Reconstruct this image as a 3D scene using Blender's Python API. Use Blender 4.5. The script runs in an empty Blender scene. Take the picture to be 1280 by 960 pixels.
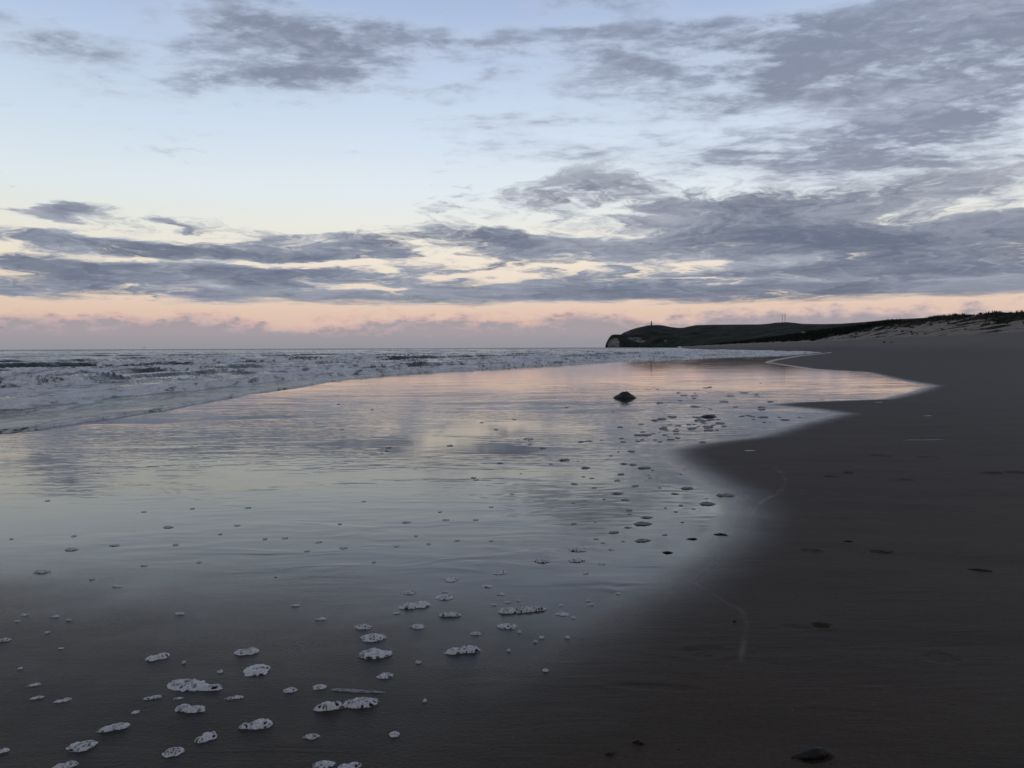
import bpy, bmesh, math, random
import numpy as np
from mathutils import Vector, Matrix

scene = bpy.context.scene
col = scene.collection
R = math.radians
random.seed(4)

# ------------------------------------------------------------------ camera
FPX, CX, CY, EYE = 967.0, 640.0, 480.0, 1.6
PITCH, ROLL = math.atan(45.3 / FPX), 0.0037
fwd = Vector((0, math.cos(PITCH), -math.sin(PITCH)))
up0 = Vector((0, math.sin(PITCH), math.cos(PITCH)))
rt0 = Vector((1, 0, 0))
rgt = rt0 * math.cos(ROLL) - up0 * math.sin(ROLL)
upv = up0 * math.cos(ROLL) + rt0 * math.sin(ROLL)
cam_d = bpy.data.cameras.new('camera')
cam = bpy.data.objects.new('camera', cam_d)
col.objects.link(cam)
cam.matrix_world = Matrix(((rgt.x, upv.x, -fwd.x, 0), (rgt.y, upv.y, -fwd.y, 0),
                           (rgt.z, upv.z, -fwd.z, EYE), (0, 0, 0, 1)))
cam_d.sensor_fit = 'HORIZONTAL'
cam_d.sensor_width = 36
cam_d.lens = 36 * FPX / 1280
cam_d.clip_start, cam_d.clip_end = 0.05, 40000
scene.camera = cam

def ray(px, py):
    return (fwd + rgt * ((px - CX) / FPX) - upv * ((py - CY) / FPX))
def ground_at(px, py, z=0.0):
    d = ray(px, py)
    t = (z - EYE) / d.z
    return Vector((d.x * t, d.y * t, z))
def at_depth(px, py, Y):
    d = ray(px, py)
    t = Y / d.y
    return Vector((d.x * t, Y, EYE + d.z * t))
def azel(px, py):
    d = ray(px, py).normalized()
    return math.atan2(d.x, d.y), math.asin(d.z)

# ------------------------------------------------------------------ helpers
def tag(o, label=None, cat=None, group=None, kind=None):
    if label: o['label'] = label
    if cat: o['category'] = cat
    if group: o['group'] = group
    if kind: o['kind'] = kind
    return o

def mesh_np(name, verts, quads, mat, parent=None, smooth=True, attrs=None):
    me = bpy.data.meshes.new(name)
    verts = np.asarray(verts, np.float32); quads = np.asarray(quads, np.int32)
    k = quads.shape[1]
    me.vertices.add(len(verts)); me.vertices.foreach_set('co', verts.ravel())
    me.loops.add(quads.size); me.loops.foreach_set('vertex_index', quads.ravel())
    me.polygons.add(len(quads))
    me.polygons.foreach_set('loop_start', np.arange(0, quads.size, k, dtype=np.int32))
    me.update(calc_edges=True)
    if smooth:
        me.polygons.foreach_set('use_smooth', np.ones(len(quads), bool))
    for an, av in (attrs or {}).items():
        a = me.attributes.new(an, 'FLOAT', 'POINT')
        a.data.foreach_set('value', np.asarray(av, np.float32).ravel())
    if mat: me.materials.append(mat)
    me.validate()
    o = bpy.data.objects.new(name, me)
    col.objects.link(o)
    if parent: o.parent = parent
    return o

def grid_quads(ni, nj, wrap=False):
    i = np.arange(ni - 1)[:, None]; j = np.arange(nj if wrap else nj - 1)[None, :]
    j2 = (j + 1) % nj
    a = i * nj + j; b = i * nj + j2; c = (i + 1) * nj + j2; d = (i + 1) * nj + j
    return np.stack([a, b, c, d], -1).reshape(-1, 4)

def bm_obj(name, bm, mat, parent=None, smooth=False):
    me = bpy.data.meshes.new(name)
    bmesh.ops.recalc_face_normals(bm, faces=bm.faces[:])
    bm.to_mesh(me); bm.free()
    if smooth:
        for p in me.polygons: p.use_smooth = True
    me.materials.append(mat)
    o = bpy.data.objects.new(name, me); col.objects.link(o)
    if parent: o.parent = parent
    return o

def empty(name, loc):
    o = bpy.data.objects.new(name, None); o.location = loc
    o.empty_display_size = 0.2
    col.objects.link(o); return o

# vectorised value/gradient noise
def _hash(ix, iy, seed):
    h = (ix.astype(np.int64) * 374761393 + iy.astype(np.int64) * 668265263 + seed * 974711) & 0x7fffffff
    h = ((h ^ (h >> 13)) * 1274126177) & 0x7fffffff
    return ((h ^ (h >> 16)) & 0xffff) / 65535.0
def vnoise(x, y, seed=0):
    x0 = np.floor(x); y0 = np.floor(y)
    fx = x - x0; fy = y - y0
    fx = fx * fx * fx * (fx * (fx * 6 - 15) + 10); fy = fy * fy * fy * (fy * (fy * 6 - 15) + 10)
    a = _hash(x0, y0, seed); b = _hash(x0 + 1, y0, seed)
    c = _hash(x0, y0 + 1, seed); d = _hash(x0 + 1, y0 + 1, seed)
    return (a + (b - a) * fx) * (1 - fy) + (c + (d - c) * fx) * fy
def fbm(x, y, seed=0, oct=4, gain=0.5):
    s = 0; a = 1; t = 0
    for k in range(oct):
        s = s + a * vnoise(x * 2 ** k + 17.3 * k, y * 2 ** k - 9.1 * k, seed + k); t += a; a *= gain
    return s / t
def sstep(a, b, x):
    t = np.clip((x - a) / (b - a), 0, 1)
    return t * t * (3 - 2 * t)

# ------------------------------------------------------------------ node mini language
class NT:
    def __init__(s, tree): s.t = tree
    def node(s, typ, **kw):
        n = s.t.nodes.new(typ)
        for k, v in kw.items(): setattr(n, k, v)
        return n
    def _in(s, sock, v):
        if isinstance(v, bpy.types.NodeSocket): s.t.links.new(v, sock)
        elif v is not None: sock.default_value = v
    def m(s, op, a, b=None, c=None, clamp=False):
        n = s.node('ShaderNodeMath', operation=op); n.use_clamp = clamp
        s._in(n.inputs[0], a)
        if b is not None: s._in(n.inputs[1], b)
        if c is not None: s._in(n.inputs[2], c)
        return n.outputs[0]
    def add(s, a, b): return s.m('ADD', a, b)
    def sub(s, a, b): return s.m('SUBTRACT', a, b)
    def mul(s, a, b): return s.m('MULTIPLY', a, b)
    def mad(s, a, b, c): return s.m('MULTIPLY_ADD', a, b, c)
    def vm(s, op, a, b=None, scale=None):
        n = s.node('ShaderNodeVectorMath', operation=op)
        s._in(n.inputs[0], a)
        if b is not None: s._in(n.inputs[1], b)
        if scale is not None: s._in(n.inputs['Scale'], scale)
        return n.outputs['Value'] if op in ('DOT_PRODUCT', 'LENGTH') else n.outputs[0]
    def sep(s, v):
        n = s.node('ShaderNodeSeparateXYZ'); s._in(n.inputs[0], v); return n.outputs[:]
    def comb(s, x, y, z=0.0):
        n = s.node('ShaderNodeCombineXYZ')
        for i, v in enumerate((x, y, z)): s._in(n.inputs[i], v)
        return n.outputs[0]
    def mapping(s, v, loc=(0, 0, 0), rot=(0, 0, 0), scale=(1, 1, 1), kind='POINT'):
        n = s.node('ShaderNodeMapping', vector_type=kind)
        s._in(n.inputs[0], v); n.inputs[1].default_value = loc
        n.inputs[2].default_value = rot; n.inputs[3].default_value = scale
        return n.outputs[0]
    def noise(s, v, scale=1.0, detail=2.0, rough=0.5, dist=0.0, color=False, lac=2.0):
        n = s.node('ShaderNodeTexNoise')
        s._in(n.inputs['Vector'], v); s._in(n.inputs['Scale'], scale)
        n.inputs['Detail'].default_value = detail; n.inputs['Roughness'].default_value = rough
        n.inputs['Distortion'].default_value = dist; n.inputs['Lacunarity'].default_value = lac
        return n.outputs['Color' if color else 'Fac']
    def ss(s, a, b, x, lo=0.0, hi=1.0, kind='SMOOTHSTEP'):
        n = s.node('ShaderNodeMapRange', interpolation_type=kind)
        s._in(n.inputs['Value'], x); s._in(n.inputs['From Min'], a); s._in(n.inputs['From Max'], b)
        s._in(n.inputs['To Min'], lo); s._in(n.inputs['To Max'], hi)
        return n.outputs[0]
    def mix(s, f, a, b, blend='MIX'):
        n = s.node('ShaderNodeMix', data_type='RGBA', blend_type=blend)
        s._in(n.inputs[0], f); s._in(n.inputs[6], a); s._in(n.inputs[7], b)
        return n.outputs[2]
    def ramp(s, f, stops, interp='LINEAR'):
        n = s.node('ShaderNodeValToRGB'); s._in(n.inputs[0], f)
        cr = n.color_ramp; cr.interpolation = interp
        while len(cr.elements) < len(stops): cr.elements.new(0.5)
        for e, (p, c) in zip(cr.elements, stops):
            e.position = p; e.color = c
        return n.outputs[0]

def lin(r, g, b):
    f = lambda c: ((c / 255 + 0.055) / 1.055) ** 2.4 if c > 10.3 else c / 255 / 12.92
    return (f(r), f(g), f(b), 1.0)

# ------------------------------------------------------------------ sky (world)
SUN_EL, SUN_AZ = R(1.5), R(-62)
def build_world():
    w = bpy.data.worlds.new('World'); scene.world = w; w.use_nodes = True
    t = w.node_tree; t.nodes.clear(); n = NT(t)
    d = n.node('ShaderNodeTexCoord').outputs['Generated']
    x, y, z = n.sep(d)
    el = n.m('ARCSINE', z)
    az = n.m('ARCTAN2', x, y)
    zc = n.add(n.m('MAXIMUM', z, 0.0), 0.05)
    P = n.comb(n.m('DIVIDE', x, zc), n.m('DIVIDE', y, zc), 0.0)
    # clear sky
    EM = 1.2
    def st(lst): return [(e / 57.2958 / EM, lin(*c)) for e, c in lst]
    elf = n.m('DIVIDE', n.m('MAXIMUM', el, 0.0), EM)
    clear = n.ramp(elf, st([(0, (212, 184, 174)), (2.6, (229, 200, 183)), (4.2, (238, 218, 200)), (6.2, (243, 231, 215)),
                            (8.5, (238, 237, 228)), (11, (230, 238, 243)), (15, (213, 227, 243)), (20, (190, 208, 236)),
                            (24.5, (166, 186, 220)), (28, (122, 133, 158)), (38, (116, 122, 140)), (68, (124, 126, 136))]))
    # left side a touch greener and duller, the middle the brightest
    lf = n.ss(-0.62, -0.1, az)
    clear = n.mix(lf, n.mix(1.0, clear, (0.94, 0.96, 0.96, 1), 'MULTIPLY'), clear)
    sky = n.node('ShaderNodeTexSky', sky_type='NISHITA', sun_disc=False)
    sky.sun_elevation = SUN_EL; sky.sun_rotation = SUN_AZ
    sky.air_density = 1.0; sky.dust_density = 1.0; sky.ozone_density = 2.0
    nish = n.vm('SCALE', sky.outputs[0], scale=0.010)
    clear = n.vm('ADD', n.vm('SCALE', clear, scale=0.96), nish)
    # warp
    wn = n.noise(P, 1.6, 4, 0.55, 0.0, True)
    wv = n.vm('SUBTRACT', wn, (0.5, 0.5, 0.5))
    wx, wy, wz = n.sep(wv)
    azw = n.mad(wx, 0.16, az)
    elw = n.add(el, n.mul(wy, n.mad(el, 0.26, 0.006)))
    Q = n.comb(azw, elw, 0.0)
    # cloud masses laid out by bearing and elevation
    def blobs(lst):
        tot = None
        for (px, py, hx, hy, rot, wt) in lst:
            a, e = azel(px, py)
            v = n.vm('SUBTRACT', Q, (a, e, 0))
            # rotate + scale
            v = n.mapping(v, rot=(0, 0, R(-rot)), kind='POINT') if rot else v
            v = n.vm('MULTIPLY', v, (FPX / hx, FPX / hy, 0))
            dd = n.vm('DOT_PRODUCT', v, v)
            g = n.m('POWER', 0.42, dd)
            tot = n.mul(g, wt) if tot is None else n.mad(g, wt, tot)
        return tot
    high = blobs([
        (25, 48, 75, 26, -6, .75), (110, 52, 45, 10, 0, .35),
        (330, 78, 80, 34, 0, .62), (400, 40, 110, 34, -8, .72), (300, 20, 40, 30, 0, .4), (520, 48, 130, 16, -7, .55), (640, 60, 100, 14, -4, .5),
        (225, 108, 45, 16, 25, .45), (128, 112, 34, 8, 0, .33), (420, 85, 90, 16, 0, .35),
        (500, 119, 55, 6, -6, .42), (590, 113, 70, 6, 6, .42), (730, 8, 90, 14, 0, .6),
        (820, 57, 140, 22, 0, .62), (990, 62, 160, 26, 0, .70), (1180, 55, 150, 34, 0, .68), (1060, 22, 110, 20, 0, .5), (1270, 30, 60, 60, 0, .4),
        (1040, 100, 120, 40, -20, .5), (830, 110, 110, 22, -8, .42), (700, 120, 90, 12, 0, .30), (860, 138, 70, 14, 4, .5), (700, 148, 90, 8, 3, .36),
        (1215, 142, 70, 16, 0, .6), (600, 165, 80, 10, -3, .38), (1270, 75, 50, 25, 0, .45),
        (700, 190, 130, 16, -6, .34), (850, 185, 150, 14, 0, .32), (620, 205, 60, 8, 0, .2), (60, 20, 80, 20, 0, .3), (450, 70, 200, 26, -4, .3), (1130, 172, 110, 28, 0, .62), (1000, 195, 150, 20, 0, .42), (1200, 205, 140, 30, 0, .6), (900, 205, 120, 12, -4, .28),
    ])
    mid = blobs([
        (730, 232, 70, 22, 14, .62), (820, 252, 130, 26, -6, .55), (1000, 245, 120, 26, 0, .5), (1150, 235, 160, 22, 0, .45),
        (900, 285, 130, 22, -5, .85), (1010, 300, 150, 30, 0, .95), (1180, 310, 190, 34, 0, 1.05), (760, 315, 90, 16, 0, .75), (640, 305, 70, 14, 0, .5),
        (1240, 345, 120, 20, 0, .8), (1090, 345, 100, 14, 0, .6),
        (600, 296, 80, 11, -3, .95), (640, 320, 60, 5, 0, .3),
        (50, 300, 120, 9, -2, .95), (180, 307, 90, 9, -3, .85), (300, 318, 120, 10, 0, .95), (450, 308, 80, 17, -2, 1.05), (420, 322, 120, 7, 0, .6),
        (300, 292, 70, 10, -8, .60), (240, 283, 30, 5, -15, .4), (62, 264, 40, 4, 0, .5), (95, 265, 25, 4, 0, .4),
        (20, 325, 80, 9, 0, .7), (200, 328, 60, 5, 0, .3), (330, 345, 60, 8, 0, .45), (70, 338, 80, 14, 0, .65), (180, 350, 130, 16, 0, .75), (40, 362, 110, 12, 0, .7), (280, 347, 80, 12, 0, .55),
        (390, 338, 70, 6, 0, .55), (420, 347, 40, 4, 0, .4), (350, 372, 130, 8, 0, .75), (520, 374, 140, 7, 0, .8), (680, 370, 130, 8, 0, .8),
        (360, 358, 60, 8, 0, .5), (500, 358, 60, 6, 0, .5), (590, 360, 70, 5, 0, .55), (530, 332, 60, 4, 0, .35), (590, 334, 50, 4, 0, .35), (490, 342, 50, 4, 0, .4),
        (700, 356, 60, 8, 0, .5), (790, 362, 90, 14, 0, .85), (680, 340, 50, 4, 0, .35), (900, 362, 110, 9, 0, .75), (900, 345, 70, 5, 0, .4), (800, 338, 60, 6, 0, .4),
        (1010, 372, 180, 8, 0, .85), (1180, 374, 160, 9, 0, .9), (1060, 358, 70, 10, 0, .6), (1000, 340, 40, 5, 0, .4),
        (1000, 322, 55, 6, 0, -.8), (1010, 345, 55, 6, 0, -.5), (1185, 347, 60, 6, 0, -1.0), (1060, 348, 40, 3, 0, -.5), (880, 332, 90, 6, 0, -.4), (960, 262, 60, 7, 0, -.2), (1160, 285, 120, 7, -4, -.25),
        (760, 295, 60, 5, 0, -.2), (300, 329, 150, 4, 0, -.7), (120, 324, 60, 3, 0, -.4), (480, 330, 70, 3.5, 0, -.4), (430, 345, 90, 7, 0, .6), (560, 352, 90, 6, 0, .6), (640, 330, 90, 6, 0, .55), (520, 338, 60, 3, 0, .4), (720, 345, 60, 5, 0, .45), (130, 342, 40, 3, 0, -.4), (270, 358, 50, 3, 0, -.7), (460, 361, 60, 3, 0, -.7), (140, 357, 40, 2.5, 0, -.5), (560, 342, 60, 3, 0, -.3),
        (650, 346, 40, 3, 0, -.4), (720, 336, 50, 3, 0, -.4), (870, 352, 60, 3, 0, -.6), (780, 270, 90, 6, -6, -.4), (1080, 268, 120, 6, 0, -.5), (1240, 270, 80, 6, 0, -.5), (960, 225, 80, 7, 0, -.3),
    ])
    f1 = n.noise(P, 1.15, 10, 0.60, 0.25)
    f2 = n.noise(n.mapping(P, loc=(31, 7, 0), scale=(1.0, 1.6, 1)), 3.4, 8, 0.62, 0.15)
    f3 = n.noise(n.mapping(P, loc=(13, 5, 0), rot=(0, 0, .5)), 9.0, 6, 0.62, 0.3)
    f4 = n.noise(n.comb(n.mul(azw, 15.0), n.mul(elw, 52.0), 1.7), 1.0, 6, 0.62, 0.2)
    high = n.mul(n.sub(1.0, n.m('EXPONENT', n.mul(high, -1.5))), 1.22)
    mid = n.mul(n.sub(1.0, n.m('EXPONENT', n.mul(mid, -1.5))), 1.0)
    nz = n.add(n.mul(n.sub(f1, 0.5), 3.0), n.mul(n.sub(f2, 0.5), 2.8))
    # high wispy sheet
    hb = n.ss(0.42, 0.75, el, 0.0, 0.34)          # broken cloud carries on overhead
    rb = n.ss(-0.05, 0.40, az, -0.16, -0.02)
    Dh = n.add(n.add(n.mul(high, 1.0), hb), n.add(n.add(n.mul(nz, 0.52), n.mul(n.sub(f3, .5), .62)), n.sub(rb, 0.12)))
    ah = n.ss(0.0, 0.85, Dh, kind='LINEAR')
    lowcut = n.ss(0.135, 0.21, el)
    ah = n.mul(n.mul(ah, lowcut), 0.9)
    nm = n.noise(n.mapping(P, loc=(3, 11, 0)), 0.9, 10, 0.60, 0.2)
    f6 = n.noise(n.comb(n.mul(azw, 44.0), n.mul(elw, 125.0), 6.6), 1.0, 5, 0.62, 0.2)
    f5 = n.noise(n.comb(n.mul(azw, 6.5), n.mul(elw, 24.0), 4.2), 1.0, 8, 0.58, 0.25)
    nzm = n.add(n.mul(n.sub(nm, 0.5), 1.6), n.mul(n.sub(f5, 0.5), 3.0))
    Dm = n.add(n.mul(mid, 1.0), n.sub(n.add(n.mul(nzm, 0.5), n.add(n.mul(n.sub(f4, .5), 1.2), n.mul(n.sub(f6, .5), .8))), 0.26))
    am = n.ss(0.0, 0.42, Dm)
    am = n.mul(am, n.mul(n.ss(0.052, 0.062, elw), n.ss(0.26, 0.20, el)))
    tex = n.mad(n.sub(f2, 0.5), 0.9, 0.5)
    ch = n.mix(n.ss(0.05, 0.95, n.add(Dh, n.add(n.mul(n.sub(f2, .5), 1.5), n.mul(n.sub(f3, .5), 1.1)))), lin(192, 201, 219), lin(126, 134, 154))
    # overhead clouds are darker
    ch = n.mix(n.ss(0.40, 1.0, el), ch, lin(114, 118, 130))
    ch = n.mix(n.mul(n.ss(0.1, -0.5, y), 0.5), ch, lin(96, 96, 102))
    cm = n.mix(n.ss(0.02, 0.85, n.add(Dm, n.add(n.mul(n.sub(f5, .5), -1.4), n.mul(n.sub(f4, .5), -.8)))), lin(178, 183, 194), lin(107, 116, 135))
    cm = n.mix(n.mul(n.ss(0.10, 0.055, el), 0.12), cm, lin(140, 135, 148))
    clear = n.mix(n.ss(0.1, -0.5, y), clear, n.mix(1.0, clear, (.72, .70, .70, 1), 'MULTIPLY'))
    ich = n.add(n.mul(n.sub(f1, .5), 1.2), n.mul(n.sub(f3, .5), 1.0))
    ch = n.mix(n.ss(-0.02, 0.40, ich, 0, .7), ch, lin(182, 190, 208))
    c = n.mix(ah, clear, ch)
    # uneven thickness inside the sheets: darker rolls, paler thin spots
    inner = n.add(n.mul(n.sub(f5, .5), 1.8), n.mul(n.sub(f4, .5), 1.3))
    cm = n.mix(n.ss(0.05, 0.5, inner, 0, .55), cm, lin(160, 164, 178))
    cm = n.mix(n.ss(-0.05, -0.5, inner, 0, .5), cm, lin(94, 101, 120))
    c = n.mix(am, c, cm)
    # bank of cumulus over the horizon
    nb1 = n.noise(n.comb(n.mul(az, 9.0), n.mul(el, 22.0), 3.0), 1.0, 8, 0.62)
    nb2 = n.noise(n.comb(n.mul(az, 46.0), n.mul(el, 110.0), 8.0), 1.0, 5, 0.6)
    top = n.add(n.add(0.0415, n.mul(n.ss(-0.3, 0.1, az), .004)), n.add(n.mul(n.sub(nb1, 0.5), 0.070), n.mul(n.sub(nb2, 0.5), 0.044)))
    above = n.sub(top, el)
    ab = n.ss(-.004, 0.015, above)
    ctop = n.mix(n.ss(0.35, 0.62, nb2), lin(176, 163, 172), lin(224, 180, 170))
    rightb = n.ss(0.1, 0.3, az)
    ctop = n.mix(n.mul(rightb, .6), ctop, lin(168, 166, 180))
    cb = n.mix(n.ss(0.004, 0.022, n.add(above, n.mul(n.sub(nb2, .5), .03))), ctop, lin(160, 154, 161))
    cb = n.mix(n.ss(0.022, 0.002, el), cb, lin(146, 146, 155))
    c = n.mix(n.mul(ab, 0.93), c, cb)
    # below the horizon: dull sea colour
    c = n.mix(n.ss(-0.001, -0.02, z), c, lin(70, 76, 86))
    bg = n.node('ShaderNodeBackground'); bg.inputs['Strength'].default_value = 0.1
    t.links.new(n.vm('SCALE', c, scale=10.0), bg.inputs[0])
    out = n.node('ShaderNodeOutputWorld'); t.links.new(bg.outputs[0], out.inputs[0])
build_world()

sd = bpy.data.lights.new('sun', 'SUN'); sd.energy = 0.06; sd.angle = R(10); sd.color = (1, .86, .74)
sun = bpy.data.objects.new('sun', sd); col.objects.link(sun)
sdir = Vector((math.sin(SUN_AZ) * math.cos(SUN_EL), math.cos(SUN_AZ) * math.cos(SUN_EL), math.sin(R(3))))
sun.rotation_euler = (-sdir).to_track_quat('-Z', 'Y').to_euler()

# ------------------------------------------------------------------ plan of the coast (metres)
def curve(pts):
    a = np.array(sorted(pts)); return lambda y: np.interp(y, a[:, 0], a[:, 1])
def rowcurve(pts, extra):
    out = []
    for px, py in pts:
        g = ground_at(px, py); out.append((g.y, g.x))
    return curve(out + extra)
# water's edge, depth -> x
_shore = rowcurve([(0, 542), (60, 537), (120, 527), (180, 518), (240, 508), (300, 496), (350, 487), (420, 477), (490, 468.5), (560, 463.5), (690, 457), (760, 452.5),
                   (850, 448.5), (940, 445.6), (990, 443.6), (1028, 440.6)],
                  [(-3000, -900), (-200, -75), (-30, -22), (0, -15), (8, -11), (330, 103), (442, 106), (700, 160), (1500, 322), (3000, 480), (4200, 540), (6000, 900), (12000, 2500)])
def shore(y): 
    return _shore(y) + 0.22 * (vnoise(y * 0.55, y * 0, 3) - .5) * np.clip(y / 12, .3, 4) + 0.1 * (vnoise(y * 2.1, y * 0, 5) - .5)
# edge of the glossy wet sand
wetedge = rowcurve([(650, 960), (720, 900), (765, 850), (810, 800), (855, 750), (910, 700), (945, 665), (950, 640), (938, 620), (900, 600), (862, 580),
                    (846, 563), (880, 555), (955, 546), (1010, 530), (1062, 517), (1030, 512), (968, 506), (1000, 503), (1112, 499), (1150, 490), (1172, 482),
                    (1130, 475), (1086, 465), (1019, 461), (962, 453), (970, 450), (1000, 445), (1036, 441.2), (1040, 440.3)],
                   [(-50, -14), (0, -3), (1.5, -1.2), (330, 108), (442, 112), (700, 168), (1500, 330), (12000, 2510)])
slope0 = curve([(-3000, 10), (0, 4), (5, 4), (15, 7.5), (33, 20), (75, 40), (240, 99), (330, 112), (442, 122), (700, 178), (1500, 338), (3000, 500), (12000, 2600)])
dunefoot = curve([(-3000, 30), (-100, 62), (0, 70), (60, 76), (120, 81), (170, 95), (230, 110), (400, 150), (700, 212), (1500, 362), (3000, 620), (12000, 2900)])
BEACH_H = 3.9
def ground_z(x, y):
    t = np.clip((x - slope0(y)) / (dunefoot(y) - slope0(y)), 0, 1)
    z = BEACH_H * t ** 1.35
    u = shore(y) - x
    z = z - np.clip(u * 0.035, 0, 6)
    return z

# ------------------------------------------------------------------ materials
def new_mat(name):
    m = bpy.data.materials.new(name); m.use_nodes = True
    t = m.node_tree; t.nodes.clear(); n = NT(t)
    b = n.node('ShaderNodeBsdfPrincipled'); o = n.node('ShaderNodeOutputMaterial')
    t.links.new(b.outputs[0], o.inputs[0])
    return m, n, b
def simple(name, c1, c2, scale=5.0, rough=0.8, bump=0.0, spec=0.3, detail=5):
    m, n, b = new_mat(name)
    tc = n.node('ShaderNodeTexCoord').outputs['Object']
    f = n.noise(tc, scale, detail, 0.6)
    n._in(b.inputs['Base Color'], n.mix(n.ss(.3, .7, f), (*c1, 1), (*c2, 1)))
    b.inputs['Roughness'].default_value = rough
    b.inputs['Specular IOR Level'].default_value = spec
    if bump:
        bn = n.node('ShaderNodeBump'); bn.inputs['Strength'].default_value = 1; bn.inputs['Distance'].default_value = bump
        n._in(bn.inputs['Height'], f); n._in(b.inputs['Normal'], bn.outputs[0])
    return m

def sand_material():
    m, n, b = new_mat('sand')
    pos = n.node('ShaderNodeNewGeometry').outputs['Position']
    at = lambda a: n.node('ShaderNodeAttribute', attribute_name=a).outputs['Fac']
    wet0 = at('wet'); swash = at('swash')
    px, py, pz = n.sep(pos)
    dist = n.vm('LENGTH', pos)
    # ragged wet edge
    e1 = n.noise(pos, 1.7, 5, 0.6)
    e2 = n.noise(pos, 14.0, 3, 0.6)
    wet = n.m('ADD', wet0, n.add(n.mul(n.sub(e1, .5), .26), n.mul(n.sub(e2, .5), .05)), clamp=True)
    film = n.ss(0.36, 1.0, wet)                  # standing film of water
    damp = n.ss(0.02, 0.60, wet)
    grain = n.noise(pos, 420.0, 2, 0.6)
    g2 = n.noise(pos, 60.0, 4, 0.65)
    blot = n.noise(n.mapping(pos, scale=(.5, 1, 1)), 1.1, 5, 0.6)
    dry = n.mix(n.ss(.25, .75, grain), (0.032, 0.0212, 0.0135, 1), (0.084, 0.059, 0.040, 1))
    dry = n.mix(n.mul(n.ss(.35, .7, blot), .35), dry, (0.038, 0.030, 0.024, 1))
    dry = n.mix(n.ss(.40, .70, n.noise(pos, 38.0, 4, .7), 0, .5), dry, (0.026, 0.0195, 0.014, 1))
    # shell grit and dark specks
    vo = n.node('ShaderNodeTexVoronoi', feature='F1'); n._in(vo.inputs['Vector'], pos); vo.inputs['Scale'].default_value = 13.0
    vr = n.sep(vo.outputs['Color'])
    speck = n.mul(n.ss(.075, .03, vo.outputs['Distance']), n.ss(.90, .91, vr[0]))
    dry = n.mix(n.mul(speck, .8), dry, (0.20, 0.185, 0.165, 1))
    speck2 = n.mul(n.ss(.14, .06, vo.outputs['Distance']), n.ss(.10, .09, vr[1]))
    dry = n.mix(n.mul(speck2, .8), dry, (0.012, 0.010, 0.008, 1))
    streaks = n.noise(n.mapping(pos, rot=(0, 0, R(12)), scale=(.35, 1.6, 1)), 1.0, 7, .62)
    dry = n.mix(n.ss(.45, .72, streaks, 0, .55), dry, (0.023, 0.0175, 0.013, 1))
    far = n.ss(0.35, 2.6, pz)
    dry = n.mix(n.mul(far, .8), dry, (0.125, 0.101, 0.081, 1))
    wetc = n.mix(n.ss(.3, .7, g2), (0.014, 0.011, 0.0085, 1), (0.023, 0.018, 0.014, 1))
    c = n.mix(damp, dry, wetc)
    c = n.mix(n.mul(swash, .5), c, (0.34, 0.31, 0.29, 1))
    n._in(b.inputs['Base Color'], c)
    rough = n.mix(damp, (0.62,) * 3 + (1,), (0.33,) * 3 + (1,))
    rough = n.mix(film, rough, n.ss(6, 40, dist, 0.028, 0.045))
    n._in(b.inputs['Roughness'], rough)
    b.inputs['IOR'].default_value = 1.33
    n._in(b.inputs['Specular IOR Level'], n.mad(film, .22, .28))
    # relief: sand grain + wave-drawn ripples on the bare sand, wavelets on the film
    rip = n.noise(n.mapping(pos, rot=(0, 0, R(12)), scale=(0.8, 4.2, 1)), 2.6, 5, 0.6, 1.2)
    rip = n.mul(rip, n.ss(.3, .75, n.noise(n.mapping(pos, loc=(9, 2, 0)), .9, 3, .5), .15, 1.0))
    fade = n.ss(2, 45, dist, 1.0, 0.12)
    hs = n.add(n.mul(grain, 0.0010), n.add(n.mul(g2, 0.0042), n.mul(rip, n.mul(n.sub(1.0, n.mul(damp, .72)), 0.015))))
    hs = n.mul(hs, n.m('POWER', n.sub(1.0, n.mul(film, .97)), 1.3))
    wl = n.noise(n.mapping(pos, rot=(0, 0, R(-6)), scale=(0.8, 2.2, 1)), 1.5, 2, 0.5, 0.8)
    patch = n.ss(.40, .70, n.noise(n.mapping(pos, loc=(4, 1, 0), scale=(.5, 1.1, 1)), .42, 4, .6))
    wl = n.add(wl, n.mul(n.noise(n.mapping(pos, rot=(0, 0, R(-4)), scale=(0.6, 1.7, 1)), 3.6, 2, 0.5, 0.5), n.ss(5, 14, dist, .1, .42)))
    hw = n.mul(n.mul(wl, film), n.mul(n.mad(patch, 0.0125, 0.0012), n.add(n.ss(4, 14, dist, .4, 1.0), n.ss(20, 45, dist, 0, .8))))
    bn = n.node('ShaderNodeBump'); bn.inputs['Distance'].default_value = 1.0
    n._in(bn.inputs['Strength'], fade)
    n._in(bn.inputs['Height'], n.add(hs, hw)); n._in(b.inputs['Normal'], bn.outputs[0])
    return m

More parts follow.
